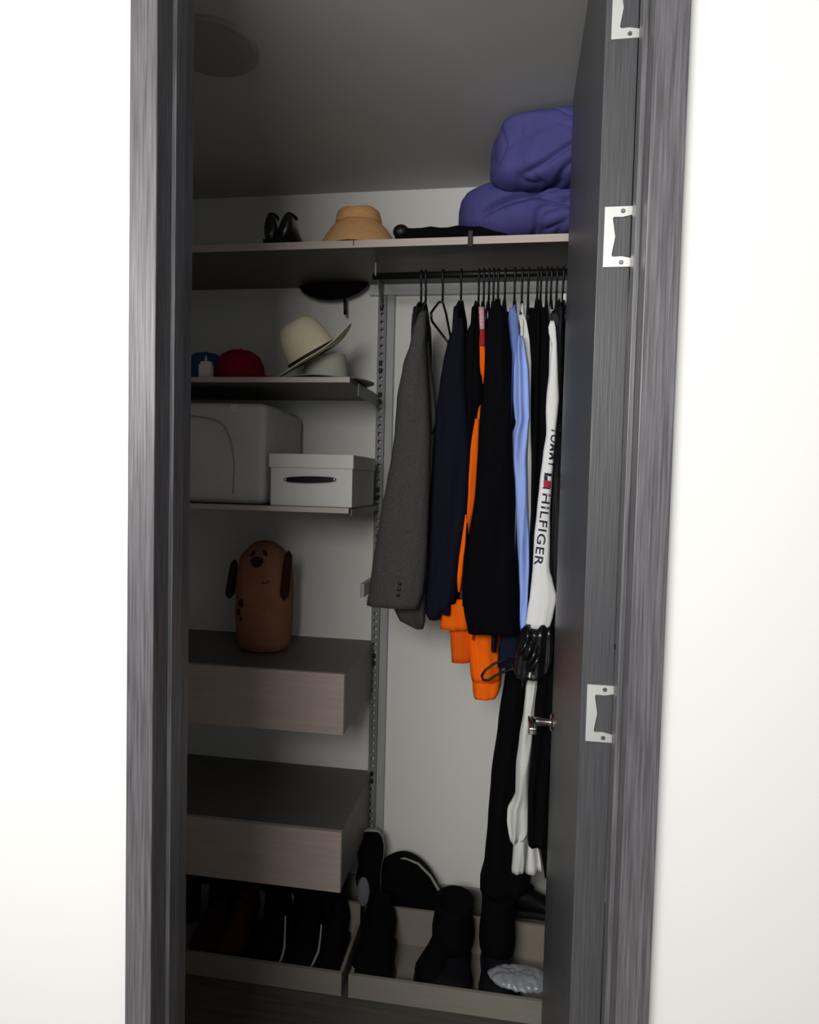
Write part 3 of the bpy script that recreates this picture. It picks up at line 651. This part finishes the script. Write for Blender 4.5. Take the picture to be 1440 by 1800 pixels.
# tall white fabric case
bx1 = P(470, 880, 2.10).x; ztop = P(400, 708, 2.1).z
sb = thing('fabric_case', ((bx1+CXL)/2, 2.3, TS3), 'tall white fabric storage case with piped curve on the box shelf', 'storage case')
bm = bmesh.new(); abox(bm, CXL+.05, bx1-.012, 2.10, 2.49, TS3+.001, ztop, .022, seg=4); bmesh.ops.subdivide_edges(bm, edges=bm.edges[:], cuts=2, use_grid_fill=True)
for v in bm.verts:
    v.co += Vector((0, noise.noise(v.co*9)*.006, noise.noise(v.co*6+Vector((3, 0, 0)))*.007 if v.co.z > TS3+.1 else 0))
from_bm('case_body', bm, BAGW, sb, smooth=True)
PIPE = mat('pale_piping', (.38, .36, .34, 1), .7)
cp = [(334, 731), (360, 734), (382, 739), (395, 750), (404, 768), (409, 790), (412, 815), (411, 845), (410, 868)]
tube('piping', [P(u, v, 2.0985) for u, v in cp], .0024, PIPE, sb)
a = P(414, 716, 2.0985); bm = bmesh.new(); abox(bm, a.x-.016, a.x+.012, 2.0975, 2.1, a.z-.018, a.z+.010, .0008); from_bm('zip_flap', bm, BOXW, sb)
# lidded box
A, B = P(472, 885, 2.085), P(620, 885, 2.085)
wb = thing('lidded_box', ((A.x+B.x)/2, 2.25, TS3), 'white lidded cardboard box with black handle on the shelf end', 'box')
zt_, zl_, zb_ = P(545, 798, 2.085).z, P(545, 823, 2.085).z, TS3+.001
box('box_body', A.x+.004, B.x-.004, 2.09, 2.42, zb_, zl_+.005, BOXW, wb, bev=.002)
box('box_lid', A.x-.001, B.x, 2.084, 2.426, zl_, zt_, BOXW, wb, bev=.003)
ha, hb = P(500, 843, 2.087), P(591, 843, 2.087)
hp = [Vector((ha.x, 0, ha.z)), Vector((hb.x, 0, hb.z))]; bm = bmesh.new(); rings = []
for k in range(17):
    s = k/16; x = ha.x+(hb.x-ha.x)*s; hh = .0095*(1-.55*(abs(2*s-1)**8)) - .0012*math.cos(s*2*math.pi*1); z = ha.z+(hb.z-ha.z)*s; y = 2.086-.006*math.sin(math.pi*s)**.6
    rings.append([Vector((x, y, z-hh)), Vector((x, y-.0022, z-hh)), Vector((x, y-.0022, z+hh)), Vector((x, y, z+hh))])
aloft(bm, rings); hn = from_bm('box_handle', bm, BLKL, wb)
for q, s in ((ha, .006), (hb, -.006)): ellipsoid('rivet', (q.x+s, 2.0835, q.z), (.0035, .002, .0035), STEEL, hn, n=12)
# ------------------------------------------------------------------ plush dog
PL = cloth('brown_plush', (.30, .13, .075, 1), .12); PLD = cloth('dark_brown_plush', (.035, .012, .010, 1)); PLN = cloth('nose_plush', (.03, .014, .012, 1))
PLL = cloth('pale_brown_plush', (.36, .17, .12, 1))
pc = P(461, 1118, 2.30); pz0 = TD1; pzt = P(455, 950, 2.30).z; HH = pzt-pz0; pr = .098
pd = thing('plush_dog', (pc.x, 2.32, pz0), 'rounded brown plush dog with dark ears on the upper drawer', 'plush toy')
AD = Matrix.Translation((pc.x, 2.32, pz0+.001)) @ Matrix.Rotation(.0, 4, 'Z')
prof = [(0, 0), (.07, 0), (.088, .006), (.097, .03), (.103, .1), (.102, .17), (.099, .21), (.093, .25), (.081, .285), (.060, .312), (.032, .329), (0, .334)]
prof = [(r*(1.02+.05*max(0, z-.15)/.1*(z < .3)), z*HH/.334) for r, z in prof]
lathe('dog_body', prof, PL, pd, M=AD, n=40, sy=.85)
cy = 2.32
def on(u, v, d=0):   # point on the front of the plush body
    p = P(u, v, 2.23); x = p.x-pc.x
    z = p.z-pz0; r = max((prof[i][0]+(prof[i+1][0]-prof[i][0])*(z-prof[i][1])/(prof[i+1][1]-prof[i][1]) for i in range(1, len(prof)-1) if prof[i][1] <= z <= prof[i+1][1]), default=.09)
    yy = .85*math.sqrt(max(.0004, r*r-x*x)); return Vector((p.x, 2.32-yy-d, p.z))
for u, v, rz in ((439, 976, .45), (461, 975, -.45)):
    ellipsoid('eyebrow', on(u, v), (.0075, .006, .016), PLN, pd, M=Matrix.Rotation(rz, 4, 'Y'), n=14)
ellipsoid('nose', on(450, 989, .004), (.0225, .014, .019), PLN, pd, fn=lambda p: Vector((p.x*(1+.35*p.z/.019), p.y, p.z)), n=18)
tube('mouth', [on(459, 1024, .001), on(466, 1026, .001), on(472, 1022, .001)], .0016, PLN, pd)
def ear(u0, v0, u1, v1, y, w0, w1, nm='ear'):
    a, b = P(u0, v0, y), P(u1, v1, y); bm = bmesh.new(); rings = []
    for k in range(11):
        s = k/10; c = a.lerp(b, s); w = w0+(w1-w0)*s; e = math.sqrt(max(.02, 1-(2*s-1)**6))
        rings.append([c+Vector((w*e*math.cos(t), .020*e*math.sin(t), 0)) for t in [2*math.pi*q/16 for q in range(16)]])
    aloft(bm, rings); return from_bm(nm, bm, PLD, pd, smooth=True)
ear(413, 983, 403, 1052, 2.31, .012, .019); ear(508, 968, 499, 1055, 2.262, .014, .017)
for u, v, r in ((422, 1062, .014), (416, 1078, .011), (421, 1090, .007)):
    ellipsoid('patch', on(u, v), (r, .006, r*1.1), PLD, pd, n=12)
# ------------------------------------------------------------------ floor trays
TRAY = mat('beige_tray_dimmed', (.25, .225, .19, 1), .6, var=.06, vscale=(4, 60, 60)); TRAYB = mat('beige_tray_inside_dimmed', (.26, .225, .185, 1), .65)  # drawer beige darkened: dim light near the floor put into the colour
def tray(label, x0, x1):
    t = thing('shoe_tray', ((x0+x1)/2, 2.1, 0), label, 'tray')
    box('tray_floor', x0, x1, 2.115, 2.37, .004, .014, TRAY, t)
    box('tray_front', x0, x1, 2.10, 2.114, .001, .078, TRAY, t, bev=.001)
    box('tray_back', x0, x1, 2.371, 2.385, .001, .145, TRAYB, t, bev=.001)
    box('tray_side', x0, x0+.012, 2.1145, 2.3705, .015, .07, TRAY, t)
    box('tray_side', x1-.012, x1, 2.1145, 2.3705, .015, .07, TRAY, t)
xa, xb = P(600, 1735, 2.1).x, P(612, 1740, 2.1).x
tray('left beige shoe tray on the floor under the drawers', CXL+.02, xa)
tray('right beige shoe tray on the floor under the clothes', xb, CXR-.02)
# ------------------------------------------------------------------ shoes
REDS = mat('dark_red_suede', (.022, .004, .003, 1), .9, spec=.2); REDO = mat('rust_suede', (.05, .009, .003, 1), .9, spec=.2)
zf = .0145
def sx(u, y, v=1680): return P(u, v, y).x
gL = 'shoes in the left tray'
H90 = -math.pi/2      # toe towards the viewer
shoe('suede_shoe', 'dark maroon shoe at the far left of the left tray', TR(sx(365, 2.2), 2.37, zf, H90), L=.24, Wd=.115, H=.19, up=REDS, grp=gL, laces=True)
shoe('suede_shoe', 'rust red shoe second from the left in the left tray', TR(sx(410, 2.2), 2.365, zf, H90), L=.24, Wd=.105, H=.20, up=REDO, grp=gL, laces=True)
shoe('sneaker', 'black sneaker with pale piping nearest the rust red shoe', TR(sx(470, 2.2), 2.365, zf, H90), L=.24, Wd=.115, H=.185, up=BLKS, grp=gL, laces=True)
shoe('sneaker', 'black sneaker in the middle of the left tray with pale edge line', TR(sx(528, 2.2), 2.365, zf, H90+.05), L=.24, Wd=.115, H=.185, up=BLKS, grp=gL, laces=True)
shoe('sneaker', 'black sneaker at the right end of the left tray', TR(sx(580, 2.2), 2.365, zf, H90), L=.24, Wd=.09, H=.18, up=BLKS, grp=gL, laces=True)
for k, (u, lb) in enumerate(((352, 'leftmost black shoe stood on end as added dark fill behind the left tray'), (400, 'black shoe stood on end as added dark fill behind the rust red shoe'), (448, 'black shoe stood on end behind the first black sneaker'), (496, 'black shoe stood on end behind the middle black sneaker'), (545, 'black shoe stood on end behind the right black sneaker'), (590, 'rightmost black shoe stood on end as added dark fill behind the left tray'))):  # back row of shoes added to fill the black gap under the drawers
    shoe('dark_fill_shoe', lb, TR(P(u, 1600, 2.45).x, 2.415, .004, math.pi/2, -math.pi/2+.03), L=.272, Wd=.105, H=.10, up=BLKS, grp='shoes added as dark fill behind the left tray')
# pale sole edges of two shoes stood on their sides
for i, (pp, lb) in enumerate(((((502, 1610), (501, 1640), (500, 1665), (496, 1682), (489, 1697)), 'thin pale shoe strap standing between the black sneakers, left one'), (((565, 1625), (563, 1650), (560, 1672), (552, 1690), (545, 1703)), 'thin pale shoe strap standing between the black sneakers, right one'))):
    pts = [P(u, v, 2.125) for u, v in pp]
    tag(tube('shoe_strap', pts, [.0022, .003, .004, .0045, .0035], SOLEW, loc=pts[-1]), lb, 'strap', 'pale shoe straps in the left tray')
# black shoes at the left of the right tray
shoe('sneaker', 'black sneaker standing toe down at the left end of the right tray', TR(sx(650, 2.15, 1660), 2.36, zf, H90+.03), L=.235, Wd=.15, H=.21, up=BLKS, grp='black shoes in the right tray', laces=True)
gs = thing('grey_toe_shoe', P(640, 1600, 2.3), 'black shoe with grey tongue propped beside the lower drawer', 'shoe')
T = TR(P(640, 1620, 2.33).x, 2.35, P(640, 1640, 2.33).z, H90, math.radians(-62))
gt = bpy.data.objects.remove(gs)
g = shoe('sneaker', 'black sneaker with grey tongue propped against the back wall beside the lower drawer', TR(P(648, 1640, 2.4).x, 2.40, .15, math.pi/2+.15, math.radians(-78)), L=.25, Wd=.10, H=.09, up=BLKS, so=SOLEW, laces=False, grp='propped sneakers')
a = P(637, 1572, 2.30)
ellipsoid('grey_tongue', (a.x, 2.315, a.z), (.024, .012, .055), mat('grey_mesh', (.13, .13, .15, 1), .8), g, n=18)
# big propped sneaker with pale outer sole line
def arch(name, label, pl, y, m, pale, th=.05, base=None):
    """big shoe seen from its side, standing on the tray back; pl = outline (u,v)"""
    t = thing(name, P(pl[0][0], pl[0][1], y+th/2), label, 'shoe', 'propped sneakers')
    pts = [P(u, v, y) for u, v in pl]; bm = bmesh.new()
    # inflate outline: inner ring pulled in and forward
    c = sum(pts, Vector())/len(pts); rings = []
    for k, (s, dy) in enumerate(((.05, 0), (.55, .002), (.82, .012), (.95, .026), (1, .045), (1, th+.03))):
        rings.append([Vector((c.x+(p.x-c.x)*s, y+dy, c.z+(p.z-c.z)*s)) for p in pts])
    aloft(bm, rings); from_bm('upper', bm, m, t, smooth=True)
    return t
def smooth_poly(pl, n=4):
    out = []; N = len(pl)
    for i in range(N):
        p0, p1, p2, p3 = [Vector(pl[(i+k-1) % N]+(0,)) for k in range(4)]
        for j in range(n):
            s = j/n; q = .5*((2*p1)+(p2-p0)*s+(2*p0-5*p1+4*p2-p3)*s*s+(3*p1-p0-3*p2+p3)*s**3); out.append((q.x, q.y))
    return out
pl = smooth_poly([(672, 1640), (664, 1590), (664, 1540), (680, 1522), (704, 1516), (726, 1524), (748, 1545), (764, 1572), (778, 1600), (786, 1618), (778, 1640), (730, 1645)])
t = arch('large_sneaker', 'large black sneaker leaning on the back wall with a pale curved sole line', pl, 2.41, BLKS, SOLEW)
sp = [(668, 1530), (686, 1516), (706, 1512), (730, 1521), (752, 1543), (768, 1570), (781, 1596), (790, 1612)]
bm = bmesh.new(); atube(bm, [P(u, v, 2.445) for u, v in [(a_+5, b_-3) for a_, b_ in sp]], [.002, .0035, .004, .0045, .005, .006, .006, .003], 8); from_bm('sole_edge', bm, SOLEW, t, smooth=True)
for k in range(3): 
    a = P(728+k*13, 1618+k*2, 2.405); ellipsoid('eyelet', a, (.006, .004, .006), mat('grey_eyelet', (.05, .05, .06, 1), .5), t, n=10)
pl = smooth_poly([(622, 1560), (628, 1520), (638, 1497), (650, 1496), (662, 1512), (669, 1534), (668, 1580), (640, 1590)])
t = arch('large_sneaker', 'black sneaker half hidden behind the lower drawer with a pale sole line', pl, 2.46, BLKS, SOLEW, th=.03)
bm = bmesh.new(); atube(bm, [P(u, v, 2.485) for u, v in ((643, 1492), (653, 1498), (663, 1512), (669, 1530))], .004, 8); from_bm('sole_edge', bm, SOLEW, t, smooth=True)
# boots
gB = 'black boots in the right tray'
def boot(label, u0, u1, v0, v1, y, lean=0, seed=0):
    y2 = 2.31; xl, xr = P(u0, (v0+v1)/2, y).x, P(u1, (v0+v1)/2, y).x; zt = P((u0+u1)/2, v0, y2).z; w = xr-xl
    shoe('boot', label, TR((xl+xr)/2, 2.367, zf, H90+lean), L=.24, Wd=w, H=.12, up=BLKL, so=BLKP, grp=gB, shaft=max(.06, zt-.06-zf-.01), cat='boot', laces=True)
boot('left black boot standing in the right tray', 750, 832, 1585, 1745, 2.18)
boot('right black boot below the long trousers', 836, 906, 1570, 1745, 2.2, lean=.1)
shoe('flat_shoe', 'black flat shoe lying on the tray back beside the door', TR(P(900, 1640, 2.42).x, 2.44, .146, .0), L=.22, Wd=.09, H=.10, up=BLKL, grp='black shoes in the right tray')
shoe('sneaker', 'small black shoe left of the left boot in the right tray', TR(sx(792, 2.3, 1650), 2.365, zf, H90-.35), L=.22, Wd=.11, H=.17, up=BLKS, grp='black shoes in the right tray', laces=True)
# clear plastic bag
PLAS = mat('clear_plastic', (.55, .57, .62, 1), .18, spec=.8, trans=.55)
a = P(908, 1745, 2.17); bm = bmesh.new(); bmesh.ops.create_icosphere(bm, subdivisions=5, radius=1)
for v in bm.verts:
    p = Vector((v.co.x*.105, v.co.y*.055, v.co.z*.020)); p += v.co*(abs(noise.noise(p*38))*.010+noise.noise(p*80)*.003); v.co = Vector((a.x+.012+p.x, 2.175+p.y, .092+p.z*.9))
pb = tag(from_bm('plastic_bag', bm, PLAS, loc=(a.x, 2.17, .07), smooth=True), 'crumpled clear plastic bag at the right end of the right tray', 'bag')
